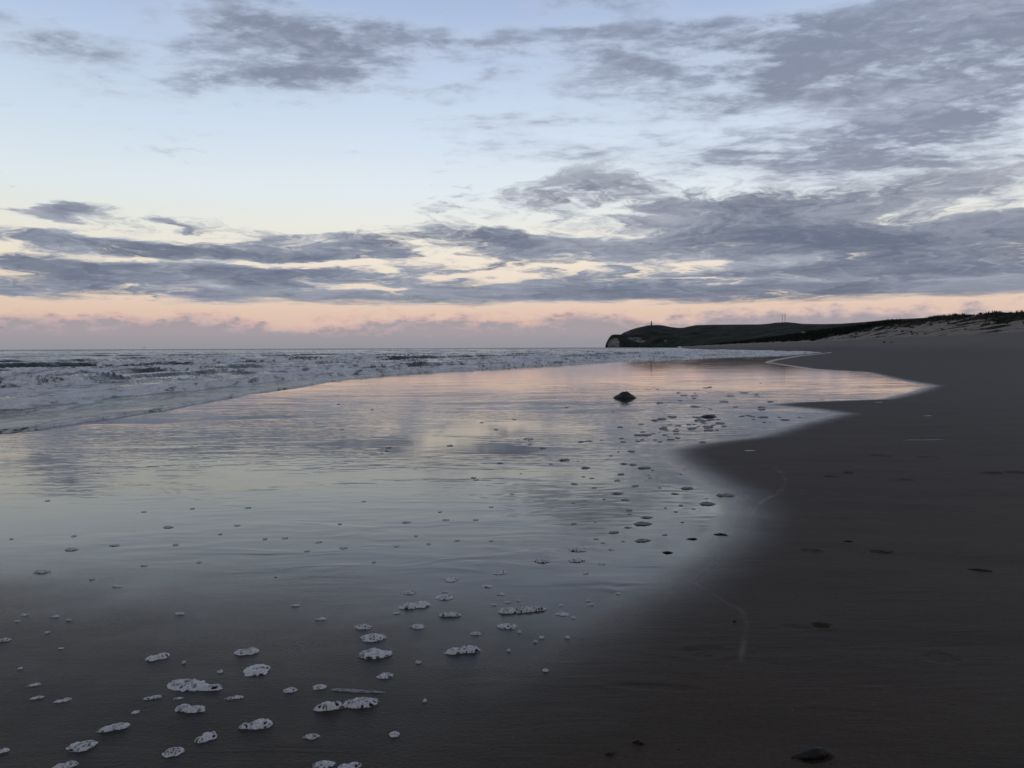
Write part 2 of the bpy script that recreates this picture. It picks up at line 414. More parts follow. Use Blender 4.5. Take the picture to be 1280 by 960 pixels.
def sea_material():
    m, n, b = new_mat('sea_water')
    pos = n.node('ShaderNodeNewGeometry').outputs['Position']
    foam0 = n.node('ShaderNodeAttribute', attribute_name='foam').outputs['Fac']
    lace = n.noise(n.mapping(pos, scale=(1, .45, 1)), 5.5, 7, 0.66, 0.7)
    lace2 = n.noise(pos, .55, 5, .6)
    lace3 = n.noise(n.mapping(pos, scale=(1, .28, 1)), 2.0, 6, .68, .5)
    thr = n.add(n.mad(n.sub(lace, .5), 1.3, n.mul(n.sub(lace2, .5), .9)), n.mul(n.sub(lace3, .5), 1.6))
    foam0 = n.m('MINIMUM', foam0, 0.78)
    foam = n.ss(0.40, 0.66, n.add(foam0, thr))
    deep = n.mix(n.ss(.3, .7, lace2), (0.014, 0.034, 0.036, 1), (0.024, 0.050, 0.050, 1))
    fc = n.mix(n.ss(.35, .65, lace3), (0.72, 0.73, 0.75, 1), (0.92, 0.93, 0.95, 1))
    n._in(b.inputs['Base Color'], n.mix(foam, deep, fc))
    n._in(b.inputs['Roughness'], n.mix(foam, n.ss(60, 900, n.vm('LENGTH', pos), .09, .36), (.65,) * 3 + (1,)))
    b.inputs['IOR'].default_value = 1.33
    h = n.add(n.mul(n.noise(n.mapping(pos, scale=(1, .6, 1)), 1.3, 6, .62, .4), 0.20), n.mul(n.mul(foam, n.add(lace, n.mul(lace3, .6))), .22))
    bn = n.node('ShaderNodeBump'); bn.inputs['Strength'].default_value = .9; bn.inputs['Distance'].default_value = 1.0
    n._in(bn.inputs['Height'], h); n._in(b.inputs['Normal'], bn.outputs[0])
    return m

def foam_material(thin=False):  # thin: the same foam with a dimmed look painted into its colour
    m, n, b = new_mat('foam_dimmed' if thin else 'sea_foam')
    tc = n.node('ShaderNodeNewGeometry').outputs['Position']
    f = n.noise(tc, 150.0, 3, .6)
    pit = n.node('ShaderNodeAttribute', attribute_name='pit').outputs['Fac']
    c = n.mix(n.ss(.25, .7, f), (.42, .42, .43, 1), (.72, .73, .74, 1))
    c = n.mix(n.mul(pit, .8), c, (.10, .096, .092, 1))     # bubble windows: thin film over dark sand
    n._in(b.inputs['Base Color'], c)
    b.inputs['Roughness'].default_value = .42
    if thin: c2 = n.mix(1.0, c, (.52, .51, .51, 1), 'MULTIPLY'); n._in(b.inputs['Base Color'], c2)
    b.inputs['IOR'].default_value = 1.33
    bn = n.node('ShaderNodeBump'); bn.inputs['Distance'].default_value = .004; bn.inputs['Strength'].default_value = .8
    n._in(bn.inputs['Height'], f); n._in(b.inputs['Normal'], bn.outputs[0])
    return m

M_sand, M_sea, M_foam = sand_material(), sea_material(), foam_material()
M_foam_dim = foam_material(True)     # same foam; its dark look against bright reflections is put into the colour
M_black = simple('wrack', (.006, .006, .005), (.02, .018, .014), 40, .55, .01)
M_rock = simple('dark_rock', (.008, .009, .010), (.028, .028, .03), 9, .45, .03)
M_redrock = simple('red_brown_stone', (.020, .010, .007), (.055, .028, .018), 25, .5, .008)
M_stone = simple('monument_stone', (.10, .10, .10), (.16, .155, .15), .5, .9)
M_steel = simple('mast_steel', (.05, .05, .055), (.09, .09, .095), 1, .6)
M_white = simple('white_render', (.62, .62, .60), (.74, .74, .72), 1, .8)
M_slate = simple('roof_slate', (.05, .05, .055), (.09, .085, .085), 2, .8)
M_bird = simple('gull_plumage', (.10, .10, .11), (.2, .2, .21), 8, .8)
M_grass = simple('marram_blades', (.012, .016, .008), (.035, .038, .020), .6, .9)
M_scrub = simple('scrub_leaves', (.006, .009, .006), (.020, .026, .016), .3, .95)

# ------------------------------------------------------------------ sand sheet
def polar(th, r):
    T, RR = np.meshgrid(th, r)
    return RR * np.sin(T), RR * np.cos(T)
th = np.concatenate([np.radians(np.arange(-180, -46, 3.0)), np.radians(np.arange(-46, 46, 0.11)), np.radians(np.arange(46, 180, 3.0))])
r = np.concatenate([[0.02], np.geomspace(0.6, 2.2, 30)[:-1], np.geomspace(2.2, 60, 880)[:-1], np.geomspace(60, 14000, 320)])
X, Y = polar(th, r)
Z = ground_z(X, Y)
we = wetedge(Y)
wet = np.clip(0.5 + (we - X) / (1.0 + 0.006 * np.abs(Y)), 0, 1)
wet *= 0.40 + 0.60 * sstep(2.7, 6.2, Y + .25 * X)
# gentle relief of the dry side and drawn-out ridges
dry = 1 - sstep(.3, .9, wet)
nearw = np.clip(1 - np.hypot(X, Y) / 60, 0, 1)
Z += dry * nearw * 0.014 * (fbm(X * 1.3, Y * 2.0, 11, 4) - .5)
farw = sstep(30, 120, Y)
Z += dry * farw * 0.25 * (fbm(X * .05, Y * .02, 14, 4) - .5)
swash = np.zeros_like(Z)
def ridge(pts, width, h, sw):
    global Z, swash
    pa = np.array(pts, float); tt = np.linspace(0, len(pa) - 1, 60); sm = np.stack([np.interp(tt, np.arange(len(pa)), pa[:, i]) for i in (0, 1)], -1)
    for _ in range(12): sm[1:-1] = (sm[:-2] + 2 * sm[1:-1] + sm[2:]) / 4
    g = [ground_at(*p) for p in sm]
    best = np.full(Z.shape, 9.0)
    cut = (Y < 14) & (Y > 2) & (np.abs(X) < 9)
    xs, ys = X[cut], Y[cut]; bb = best[cut]
    for a, b_ in zip(g[:-1], g[1:]):
        dx, dy = b_.x - a.x, b_.y - a.y; L2 = dx * dx + dy * dy
        t = np.clip(((xs - a.x) * dx + (ys - a.y) * dy) / L2, 0, 1)
        bb = np.minimum(bb, np.hypot(xs - a.x - t * dx, ys - a.y - t * dy))
    w_ = width * (0.6 + 0.8 * vnoise(xs * 7, ys * 7, 6))
    k = np.exp(-(bb / w_) ** 2) * sstep(.2, .8, fbm(xs * 5, ys * 5, 9, 3))
    Z[cut] += h * k; swash[cut] = np.maximum(swash[cut], sw * k)
ridge([(966, 584), (976, 590), (983, 600), (981, 609), (970, 618), (956, 625), (945, 634), (938, 645)], .020, .004, .55)
ridge([(855, 722), (872, 732), (895, 744), (905, 752), (928, 762), (934, 780), (931, 800), (925, 828)], .012, .002, .38)
# footprints and scuffs pressed into the sand
def dent(px, py, lx, ly, ang, depth, rim=.22):
    global Z
    if depth > 0: lx, ly, depth = lx * .7, ly * (.6 if py > 640 else .32), depth * (.75 if py > 640 else .5)
    g = ground_at(px, py)
    c, s = math.cos(R(ang)), math.sin(R(ang))
    dx, dy = X - g.x, Y - g.y
    a = (dx * c + dy * s) / lx; b_ = (-dx * s + dy * c) / ly
    d2 = a * a + b_ * b_
    cut = d2 < 9
    dd = d2[cut]
    rough = .6 + .8 * vnoise(X[cut] * 45, Y[cut] * 45, 21)
    Z[cut] += -depth * (1 - sstep(.72, 1.12, np.sqrt(dd) + .35 * (vnoise(X[cut] * 22, Y[cut] * 22, 23) - .5))) * rough + rim * depth * np.exp(-(np.sqrt(dd) - 1.3) ** 2 * 18) * rough
for a in [(1026, 782, .085, .075, -12, .022), (990, 784, .11, .07, 0, .006), (1014, 690, .12, .15, 10, .012), (1100, 690, .13, .09, -8, .014), (1176, 822, .13, .13, 12, .006),
          (1040, 596, .14, .3, 0, .026), (1060, 591, .1, .2, 0, .03), (1130, 600, .15, .3, 10, .02), (1240, 592, .2, .35, 0, .03), (1270, 592, .2, .35, 0, .03), (1100, 570, .2, .4, 0, .02),
          (1160, 572, .2, .4, 0, .02), (1020, 948, .10, .05, 10, .014), (880, 815, .2, .14, 10, .006), (820, 860, .3, .06, -8, .005)]:
    dent(*a)
# faint pale ridge under the film near the foam
V = np.stack([X, Y, Z], -1).reshape(-1, 3)
sand = mesh_np('sand', V, grid_quads(len(r), len(th), True), M_sand, attrs={'wet': wet, 'swash': swash})
tag(sand, 'dark smooth beach sand, glossy and wet along the sea', 'sand', kind='structure')

# ------------------------------------------------------------------ sea sheet
def sea():
    th = np.radians(np.arange(-62, 24, 0.08))
    rr = [9.0]
    while rr[-1] < 420: rr.append(rr[-1] + 0.05 + 0.0052 * rr[-1])
    rr = np.concatenate([rr, np.geomspace(rr[-1], 16000, 300)[1:]])
    X, Y = polar(th, rr)
    D = np.hypot(X, Y)
    u = shore(Y) - X
    # long-shore coordinate
    v = Y + 0.15 * X
    wob = (fbm(v * .018, u * .01, 31, 3) - .5)
    wob2 = (fbm(v * .07, u * .03, 37, 3) - .5)
    Z = np.zeros_like(X); F = np.zeros_like(X)
    # swash lip: thin bulging front
    lip = sstep(0.0, 0.25, u)
    Z += -0.25 + lip * (0.278 + .03 * vnoise(X * .9, Y * .6, 41)) + 0.02 * vnoise(X * 1.7, Y * 1.1, 42) * np.exp(-((u - .35) / .35) ** 2)
    F += 1.3 * np.exp(-((u - .2) / (.16 + .002 * D)) ** 2)
    edge = sstep(.2, 3.0, u)
    depthf = sstep(1.5, 9, u)
    # runs of breakers parallel to the shore: offset, height, width, foaminess
    for k, (u0, A, w, fo, wa) in enumerate([(4.6, .20, .7, 1.3, 2.2), (9.0, .19, .9, 1.0, 3.5), (17, .27, 1.4, .7, 5), (26, .38, 2.0, .75, 7), (37, .5, 2.8, .55, 9), (52, .62, 3.6, .5, 12),
                                           (70, .72, 4.5, .5, 15), (92, .8, 5.2, .5, 16), (118, .85, 6, .35, 18), (150, .85, 7, .3, 22), (190, .8, 8, .22, 26), (240, .8, 9, .2, 28), (300, .8, 10, .15, 30)]):
        wk = (fbm(v * .022 + 7.1 * k, u * .004, 50 + k, 3) - .5)
        uc = u0 * (1 - .55 * (k == 0) * sstep(18, 46, Y)) + wa * wk * 1.3
        amp = 1.45 * A * sstep(*((.15, .45) if k < 2 else (.30, .62)), fbm(v * .03 - 3.3 * k, u * 0 + k, 80 + k, 3))
        uc = np.maximum(uc, 1.8)
        q = (u - uc) / w
        prof = np.where(q < 0, np.exp(-(q / .42) ** 2), np.exp(-(q / 1.35) ** 2))   # steep shoreward face
        Z += amp * prof * edge
        br = sstep(*((.30, .52) if k < 2 else (.42, .68)), fbm(v * .05 + 11 * k, u * .01, 120 + k, 3))
        # roller on the breaking face, trail of foam behind
        F += fo * (1.0 if k < 2 else 1.5) * br * np.exp(-((q + .25) / .5) ** 2) * 1.1
        F += fo * .22 * br * np.where(q > 0, np.exp(-q / 2.2), 0)
        if k < 4:
            rub = np.exp(-((q + .2) / .6) ** 2) * br
            Z += edge * rub * .22 * A / .26 * (fbm(X * 2.6, Y * 1.2, 140 + k, 4, .6) - .4)
        # dark smooth face of unbroken swell
        F -= (1 - br) * .55 * np.exp(-((q + .3) / .5) ** 2) * sstep(20, 40, u)
    # short steep wavelets, crests lying along the shore
    cu, cv = u + 1.2 * wob2 * 4, v
    r1 = 1 - np.abs(2 * fbm(cu * .55, cv * .06, 240, 3) - 1)
    r2 = 1 - np.abs(2 * fbm(cu * .22, cv * .022, 244, 3) - 1)
    r3 = 1 - np.abs(2 * fbm(cu * 1.5, cv * .22, 248, 2) - 1)
    Z += depthf * (.16 * r1 ** 3 * np.clip(u / 8, .4, 1.3) + .42 * r2 ** 4 * sstep(6, 30, u) + .045 * r3 ** 2)
    F += (.35 * (r1 - .62) + .35 * (r2 - .62) * sstep(6, 30, u)) * depthf
    # chop
    Z += depthf * (.08 * (fbm(X * .9, Y * .5, 200, 4) - .5) + .30 * (fbm(X * .16, Y * .07, 210, 3) - .5)) * np.clip(u / 12, .25, 1)
    Z += sstep(60, 200, u) * 1.3 * (fbm(X * .07, Y * .06, 220, 4) - .5)
    # churned inner surf full of foam, thinning offshore
    rl = 1 - np.abs(2 * fbm(u * .30 + 1.5 * wob2, v * .028, 260, 3) - 1)
    F += .75 * sstep(.80, .95, rl) * sstep(1.5, 4, u) * (1 - sstep(45, 110, u))
    F += .24 * sstep(.3, 2, u) * (1 - sstep(10, 30, u)) + .08 * sstep(20, 50, u) * (1 - sstep(90, 200, u)) + .04 * sstep(110, 200, u)
    F += .9 * (fbm(u * .22, v * .05, 230, 4) - .5) * sstep(1, 8, u)
    F += .8 * sstep(130, 300, Y) * (1 - sstep(0, 45, u))
    Z = np.where(Z > .55, .55 + (1 - np.exp(-(Z - .55) / .5)) * .5, Z) * np.interp(D, [0, 60, 140, 400, 2000], [1, 1, .95, .95, .9])
    Z = np.where(u < 0, -.3 + .05 * u.clip(-2, 0), Z)
    keep = u > -1.5
    q = grid_quads(len(rr), len(th))
    kf = keep.ravel(); q = q[kf[q].any(1)]
    used = np.unique(q); remap = np.full(X.size, -1); remap[used] = np.arange(len(used))
    V = np.stack([X, Y, Z], -1).reshape(-1, 3)[used]
    o = mesh_np('sea', V, remap[q][:, ::-1], M_sea, attrs={'foam': F.ravel()[used]})
    tag(o, 'grey green sea with rows of white breakers rolling in', 'sea', kind='structure')
sea()

# ------------------------------------------------------------------ far hills: chalk headland with a grassy back
def headland_mat():
    m, n, b = new_mat('headland')
    pos = n.node('ShaderNodeNewGeometry').outputs['Position']
    ch = n.node('ShaderNodeAttribute', attribute_name='chalk').outputs['Fac']
    f = n.noise(pos, .012, 7, .62)
    g = n.mix(n.ss(.35, .65, f), (.014, .017, .013, 1), (.033, .035, .026, 1))
    rk = n.mix(n.ss(.35, .65, n.noise(n.mapping(pos, scale=(1, 1, .4)), .03, 6, .65)), (.07, .07, .07, 1), (.25, .24, .23, 1))
    fac = n.ss(.45, .62, n.add(ch, n.mul(n.sub(n.noise(pos, .02, 6, .65), .5), 1.1)))
    n._in(b.inputs['Base Color'], n.mix(fac, g, rk))
    b.inputs['Roughness'].default_value = .95; b.inputs['Specular IOR Level'].default_value = .1
    return m
M_head = headland_mat()
def hill(name, ridge_pts, foot_pts, depth_ridge, depth_foot, chalk=None, pw=.8, rough=.06, seed=0, mat=None, label='', nx=420, ns=40, back=900):
    """ridge and foot given by bearing and height angle, each standing at its own real distance"""
    rp, fp = np.array(ridge_pts, float), np.array(foot_pts, float)
    xs = np.linspace(rp[0, 0], rp[-1, 0], nx)
    ry = np.interp(xs, rp[:, 0], rp[:, 1]); fy = np.interp(xs, fp[:, 0], fp[:, 1])
    dr = np.interp(xs, *np.array(depth_ridge, float).T); df = np.interp(xs, *np.array(depth_foot, float).T)
    A = np.array([at_depth(x, y, d) for x, y, d in zip(xs, fy, df)])
    B = np.array([at_depth(x, y, d) for x, y, d in zip(xs, ry, dr)])
    A[:, 2] = np.minimum(A[:, 2], B[:, 2] - .5)
    t = np.linspace(0, 1, ns)[:, None]
    Xg = A[None, :, 0] + (B - A)[None, :, 0] * t; Yg = A[None, :, 1] + (B - A)[None, :, 1] * t
    k = (xs[None] - xs[0])
    p = pw(xs)[None] if callable(pw) else pw
    Zg = A[None, :, 2] + (B - A)[None, :, 2] * t ** p
    H = (B - A)[None, :, 2]
    Zg = Zg + H * rough * 4 * (fbm(Xg * 3.5 / 1000 * 3, Yg * 3 / 1000 * 3, seed, 5) - .5) * (t * (1 - t) * 4)
    Zg[0] -= 4
    # far side falls away behind the ridge
    nb = 8
    tb = np.linspace(0, 1, nb + 1)[1:, None]
    dirn = (B - np.array([0, 0, EYE]))[:, :2]; dirn /= np.linalg.norm(dirn, axis=1)[:, None]
    Xb = B[None, :, 0] + dirn[None, :, 0] * back * tb; Yb = B[None, :, 1] + dirn[None, :, 1] * back * tb
    Zb = B[None, :, 2] * (1 - tb ** 1.6) - 6 * tb
    XX = np.vstack([Xg, Xb]); YY = np.vstack([Yg, Yb]); ZZ = np.vstack([Zg, Zb])
    n_ = XX.shape[0]
    at = None
    if chalk is not None:
        C = np.zeros_like(XX); C[:ns] = chalk(np.broadcast_to(xs[None], (ns, nx)), np.broadcast_to(t, (ns, nx)))
        at = {'chalk': C}
    o = mesh_np(name, np.stack([XX, YY, ZZ], -1).reshape(-1, 3), grid_quads(n_, nx), mat or M_head, attrs=at)
    tag(o, label, 'hill', kind='structure')
    return o
# back ridge with the monument
hill('hill', [(776, 418), (780, 415.5), (786, 413), (795, 410), (804, 408), (810, 406.6), (820, 406.2), (828, 406.6), (838, 408.6), (848, 409.8), (854, 409.6), (862, 407.8), (870, 406.4), (890, 405.8), (920, 405.6),
              (950, 405.4), (960, 404.6), (970, 403.2), (984, 402.6), (992, 403.4), (1004, 404.8), (1030, 405), (1050, 404.6), (1080, 402.5), (1110, 399.5), (1150, 397.5), (1200, 396), (1300, 394), (1420, 396)],
     [(776, 431), (1000, 430), (1420, 428)], [(776, 5000), (820, 4700), (980, 4600), (1050, 4000), (1110, 3000), (1420, 2400)], [(776, 4300), (880, 3600), (1000, 2600), (1100, 1900), (1420, 1500)],
     chalk=lambda x, t: .75 * np.exp(-((x - 784) / 5) ** 2) * sstep(.55, .9, t), pw=.75, seed=3, label='dark grassy headland ridge rising behind the bay')
# front cliff of the cape
hill('cliff', [(756.5, 432.5), (758, 428), (761, 422.5), (764, 419), (768, 418), (778, 418.2), (790, 418.4), (800, 417.5), (815, 417), (830, 419), (850, 422), (880, 426), (900, 429)],
     [(756.5, 433.4), (900, 432)], [(756.5, 4150), (770, 4250), (800, 4300), (900, 3500)], [(756.5, 4100), (770, 4080), (800, 4000), (900, 3300)],
     chalk=lambda x, t: .95 * np.exp(-((x - 767) / 9) ** 2) * (1 - sstep(.45, .72, t)) + .85 * np.exp(-((x - 796) / 15) ** 2) * np.exp(-((t - .5 + (x - 800) * .012) / .22) ** 2)
     + .5 * np.exp(-((x - 832) / 4) ** 2) * np.exp(-((t - .5) / .2) ** 2),
     pw=lambda xs: np.interp(xs, [756, 766, 790, 900], [.6, .75, 1.0, 1.0]), rough=.10, seed=8, label='pale chalk cliff at the tip of the dark headland', back=500)

# ------------------------------------------------------------------ dunes
def dune_mat():
    m, n, b = new_mat('dune')
    pos = n.node('ShaderNodeNewGeometry').outputs['Position']
    vg = n.node('ShaderNodeAttribute', attribute_name='veg').outputs['Fac']
    f = n.noise(n.mapping(pos, rot=(0, 0, R(30)), scale=(1, .45, 1.3)), .22, 6, .62)
    s = n.mix(n.ss(.3, .7, n.noise(pos, 1.5, 6, .6)), (.24, .21, .18, 1), (.40, .355, .305, 1))
    g = n.mix(n.ss(.3, .7, n.noise(pos, .8, 6, .7)), (.010, .012, .007, 1), (.034, .034, .020, 1))
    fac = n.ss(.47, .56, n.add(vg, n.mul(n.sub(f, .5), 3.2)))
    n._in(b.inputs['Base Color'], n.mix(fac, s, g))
    b.inputs['Roughness'].default_value = .95; b.inputs['Specular IOR Level'].default_value = .1
    bn = n.node('ShaderNodeBump'); bn.inputs['Distance'].default_value = .8
    n._in(bn.inputs['Height'], n.add(n.mul(fac, .5), n.noise(pos, 1.2, 5, .7))); n._in(b.inputs['Normal'], bn.outputs[0])
    return m
# dune crest: bearing px -> crest row, at the depth of the foot + setback
crest = np.array([(860, 428.5), (880, 425), (900, 422), (930, 419), (960, 417), (1000, 415.5), (1030, 414), (1060, 411), (1090, 407.5), (1120, 404), (1150, 400.5), (1170, 397.5), (1188, 394.5), (1200, 393.8), (1208, 394.2),
                  (1220, 396.5), (1232, 393.5), (1245, 390), (1260, 390.3), (1280, 391.5), (1320, 391), (1380, 386), (1500, 380), (1700, 376)], float)
def dunes():
    # stations along the dune foot by depth
    s = np.concatenate([np.linspace(-60, 60, 60)[:-1], np.geomspace(60, 1700, 720)])
    fx = dunefoot(s)
    d = np.stack([np.gradient(fx), np.gradient(s)], -1); d /= np.linalg.norm(d, axis=1)[:, None]
    nx_, ny_ = d[:, 1], -d[:, 0]           # inland normal
    ns = 64
    t = np.linspace(0, 1, ns)[:, None]
    setb = np.interp(s, [0, 120, 400, 1700], [26, 30, 45, 120])
    bx, by = fx + nx_ * setb, s + ny_ * setb
    # crest height from bearing
    cp = np.where(by > 5, CX + FPX * bx / np.maximum(by, 5), 1700)
    cy = np.interp(cp, crest[:, 0], crest[:, 1])
    hz = np.array([at_depth(min(max(p, 860), 1700), c, max(y_, 20)).z for p, c, y_ in zip(cp, cy, by)])
    hz = np.where(by < 60, np.minimum(hz, 11), hz)
    hz = np.clip(hz, 4.4, 14)
    tt = np.concatenate([t, 1 + np.linspace(0, 1.6, 14)[1:, None]])
    Xd = fx + nx_ * setb * tt; Yd = s + ny_ * setb * tt
    base = BEACH_H - .12
    prof = np.where(tt < 1, sstep(0, 1, tt.clip(0, 1)) * .55 + tt.clip(0, 1) ** .8 * .45, 1 - .5 * (tt - 1))
    Zd = base + (hz[None] - base) * prof
    nzz = fbm(Xd * .09, Yd * .06, 301, 5) - .5
    nz2 = fbm(Xd * .35, Yd * .28, 305, 4) - .5
    Zd += (nzz * 4.2 + nz2 * 2.0) * (np.clip(tt, 0, 1) * np.clip(1.25 - tt, .25, 1)) * np.interp(s, [0, 200, 1700], [1, .9, .6])
    Zd[0] = base - .5
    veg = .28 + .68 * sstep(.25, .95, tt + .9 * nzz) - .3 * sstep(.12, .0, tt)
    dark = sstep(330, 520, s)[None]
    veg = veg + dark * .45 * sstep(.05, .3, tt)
    V = np.stack([Xd, Yd, Zd], -1)
    o = mesh_np('dune', V.reshape(-1, 3), grid_quads(len(tt), len(s)), dune_mat(), attrs={'veg': veg})
    tag(o, 'sand dunes with dark marram grass along the top of the beach', 'dune', kind='structure')
    return V, veg, s
DV, Dveg, Ds = dunes()

# marram tufts: uncountable ground cover, one object
rng = np.random.default_rng(7)
def cover(name, cand, nb, size, mat, label, spread, lean=.5, width=.10):
    vs, fs = [], []
    for p in cand:
        sc = size(p)
        k = int(nb)
        ang = rng.uniform(0, 2 * math.pi, k); rad = rng.uniform(0, spread, k) * sc
        h = rng.uniform(.45, 1.0, k) * sc; la = rng.uniform(0, lean, k) * sc; wd = rng.uniform(.5, 1.2, k) * width * sc
        for i in range(k):
            x, y, z = p[0] + math.cos(ang[i]) * rad[i], p[1] + math.sin(ang[i]) * rad[i], p[2] - .1 * sc
            c, s_ = math.cos(ang[i]), math.sin(ang[i])
            a2 = rng.uniform(0, 6.28); wx, wy = math.cos(a2) * wd[i], math.sin(a2) * wd[i]
            n0 = len(vs)
            vs += [(x - wx, y - wy, z), (x + wx, y + wy, z), (x + c * la[i] + wx * .2, y + s_ * la[i] + wy * .2, z + h[i]), (x + c * la[i] - wx * .2, y + s_ * la[i] - wy * .2, z + h[i] * .97)]
            fs.append((n0, n0 + 1, n0 + 2, n0 + 3))
    o = mesh_np(name, vs, fs, mat, smooth=False)
    tag(o, label, 'vegetation', kind='stuff')
flat = DV.reshape(-1, 3); pr = (np.clip(Dveg, 0, 1) ** 3).reshape(-1)
vis = (flat[:, 1] > 60) & (flat[:, 1] < 520)
pr = np.where(vis, pr, 0) * np.clip(flat[:, 1] / 200, .5, 2)
idx = rng.choice(len(flat), 2600, p=pr / pr.sum())
cover('marram_grass', flat[idx] + rng.uniform(-.4, .4, (2600, 3)) * (1, 1, 0), 16, lambda p: rng.uniform(.5, 1.1), M_grass, 'dark marram grass tufts growing over the dunes', .55)
vis2 = (flat[:, 1] > 380) & (flat[:, 1] < 1700)
pr2 = np.where(vis2, (np.clip(Dveg, 0, 1) ** 2).reshape(-1), 0)
idx = rng.choice(len(flat), 1500, p=pr2 / pr2.sum())
cover('scrub', flat[idx] + rng.uniform(-2, 2, (1500, 3)) * (1, 1, 0), 26, lambda p: rng.uniform(1.2, 3.0), M_scrub, 'almost black scrub thicket at the far end of the dunes', .9, .4, .16)

# ------------------------------------------------------------------ landmarks on the hills
def prism(bm, w0, w1, z0, z1, x=0, y=0, n=4):
    lo = [bm.verts.new((x + w0 * math.cos(math.pi / n + 2 * math.pi * i / n), y + w0 * math.sin(math.pi / n + 2 * math.pi * i / n), z0)) for i in range(n)]
    hi = [bm.verts.new((x + w1 * math.cos(math.pi / n + 2 * math.pi * i / n), y + w1 * math.sin(math.pi / n + 2 * math.pi * i / n), z1)) for i in range(n)]
    for i in range(n): bm.faces.new((lo[i], lo[(i + 1) % n], hi[(i + 1) % n], hi[i]))
    bm.faces.new(hi); bm.faces.new(lo[::-1])
def box(bm, x0, x1, y0, y1, z0, z1):
    v = [bm.verts.new(p) for p in ((x0, y0, z0), (x1, y0, z0), (x1, y1, z0), (x0, y1, z0), (x0, y0, z1), (x1, y0, z1), (x1, y1, z1), (x0, y1, z1))]
    for f in ((0, 3, 2, 1), (4, 5, 6, 7), (0, 1, 5, 4), (1, 2, 6, 5), (2, 3, 7, 6), (3, 0, 4, 7)): bm.faces.new([v[i] for i in f])
def bar(bm, a, b, w):
    a, b = Vector(a), Vector(b); d = (b - a).normalized()
    s = d.cross(Vector((0, 0, 1)) if abs(d.z) < .9 else Vector((1, 0, 0))).normalized() * w; t = d.cross(s).normalized() * w
    q = [[bm.verts.new(p + i) for i in (s, t, -s, -t)] for p in (a, b)]
    for i in range(4): bm.faces.new((q[0][i], q[0][(i + 1) % 4], q[1][(i + 1) % 4], q[1][i]))
    bm.faces.new(q[0][::-1]); bm.faces.new(q[1])

p = at_depth(814.2, 406.6, 4690)
ob = empty('obelisk', (p.x, p.y, p.z - 1))
tag(ob, 'tall stone obelisk standing on the summit of the headland', 'monument')
bm = bmesh.new(); prism(bm, 7, 6.4, 0, 4.5); prism(bm, 5.6, 5.2, 4.6, 8); bm_obj('pedestal', bm, M_stone, ob)
bm = bmesh.new(); prism(bm, 4.4, 2.9, 8.05, 25); prism(bm, 2.88, .1, 25.02, 28.5); bm_obj('shaft', bm, M_stone, ob)

def mast(px, top, base_row, lab, w):
    p = at_depth(px, base_row, 4580); q = at_depth(px, top, 4580); H = q.z - p.z
    m_ = empty('radio_mast', (p.x, p.y, p.z - 2)); tag(m_, lab, 'mast', 'radio masts on the far ridge')
    bm = bmesh.new(); k = 9
    for i in range(3):
        a = 2 * math.pi * i / 3; bar(bm, (w * math.cos(a), w * math.sin(a), 0), (w * .6 * math.cos(a), w * .6 * math.sin(a), H + 2), .32)
    for j in range(k):
        for i in range(3):
            a, b_ = 2 * math.pi * i / 3, 2 * math.pi * (i + 1) / 3; z0, z1 = (H + 2) * j / k, (H + 2) * (j + 1) / k
            bar(bm, (w * .95 * math.cos(a), w * .95 * math.sin(a), z0 + .3), (w * .65 * math.cos(b_), w * .65 * math.sin(b_), z1), .18)
    bm_obj('lattice_tower', bm, M_steel, m_)
    bm = bmesh.new(); prism(bm, .35, .15, H + 2, H + 8, n=8); bm_obj('antenna', bm, M_steel, m_)
    bm = bmesh.new()
    prism(bm, w + .9, w + .9, H * .8, H * .8 + 2.2, n=10)
    bm_obj('dish_platform', bm, M_steel, m_)
mast(978.0, 393.5, 403, 'thinner and fainter mast, left of the pair on the far ridge', .9)
mast(981.2, 392.0, 402.8, 'thicker darker mast, right of the pair on the far ridge', 1.7)

p = at_depth(1004.5, 416.2, 640)
hs = empty('white_house', (p.x, p.y, p.z - .6)); hs.scale = (.62, .62, .62); hs.rotation_euler.z = R(-20)
tag(hs, 'tiny white house beside dark scrub at the far end of the dunes', 'house')
bm = bmesh.new(); box(bm, -3, 3, -2, 2, 0, 2.5)
v = [bm.verts.new(q) for q in ((-3, -2, 2.502), (-3, 2, 2.502), (-3, 0, 3.6), (3, -2, 2.502), (3, 2, 2.502), (3, 0, 3.6))]
bm.faces.new(v[:3]); bm.faces.new(v[3:]); bm_obj('wall', bm, M_white, hs)
bm = bmesh.new()
for sgn in (-1, 1):
    q = [(-3.3, sgn * 2.3, 2.36), (3.3, sgn * 2.3, 2.36), (3.3, 0, 3.64), (-3.3, 0, 3.64)]
    lo = [bm.verts.new(a) for a in q]; hi = [bm.verts.new((a[0], a[1], a[2] + .15)) for a in q]
    bm.faces.new(lo); bm.faces.new(hi[::-1])
    for i in range(4): bm.faces.new((lo[i], lo[(i + 1) % 4], hi[(i + 1) % 4], hi[i]))
bm_obj('roof', bm, M_slate, hs)
for xw in (-1.6, 1.4):
    bm = bmesh.new(); box(bm, xw - .5, xw + .5, -2.06, -2.01, .9, 1.9); bm_obj('window', bm, M_slate, hs)

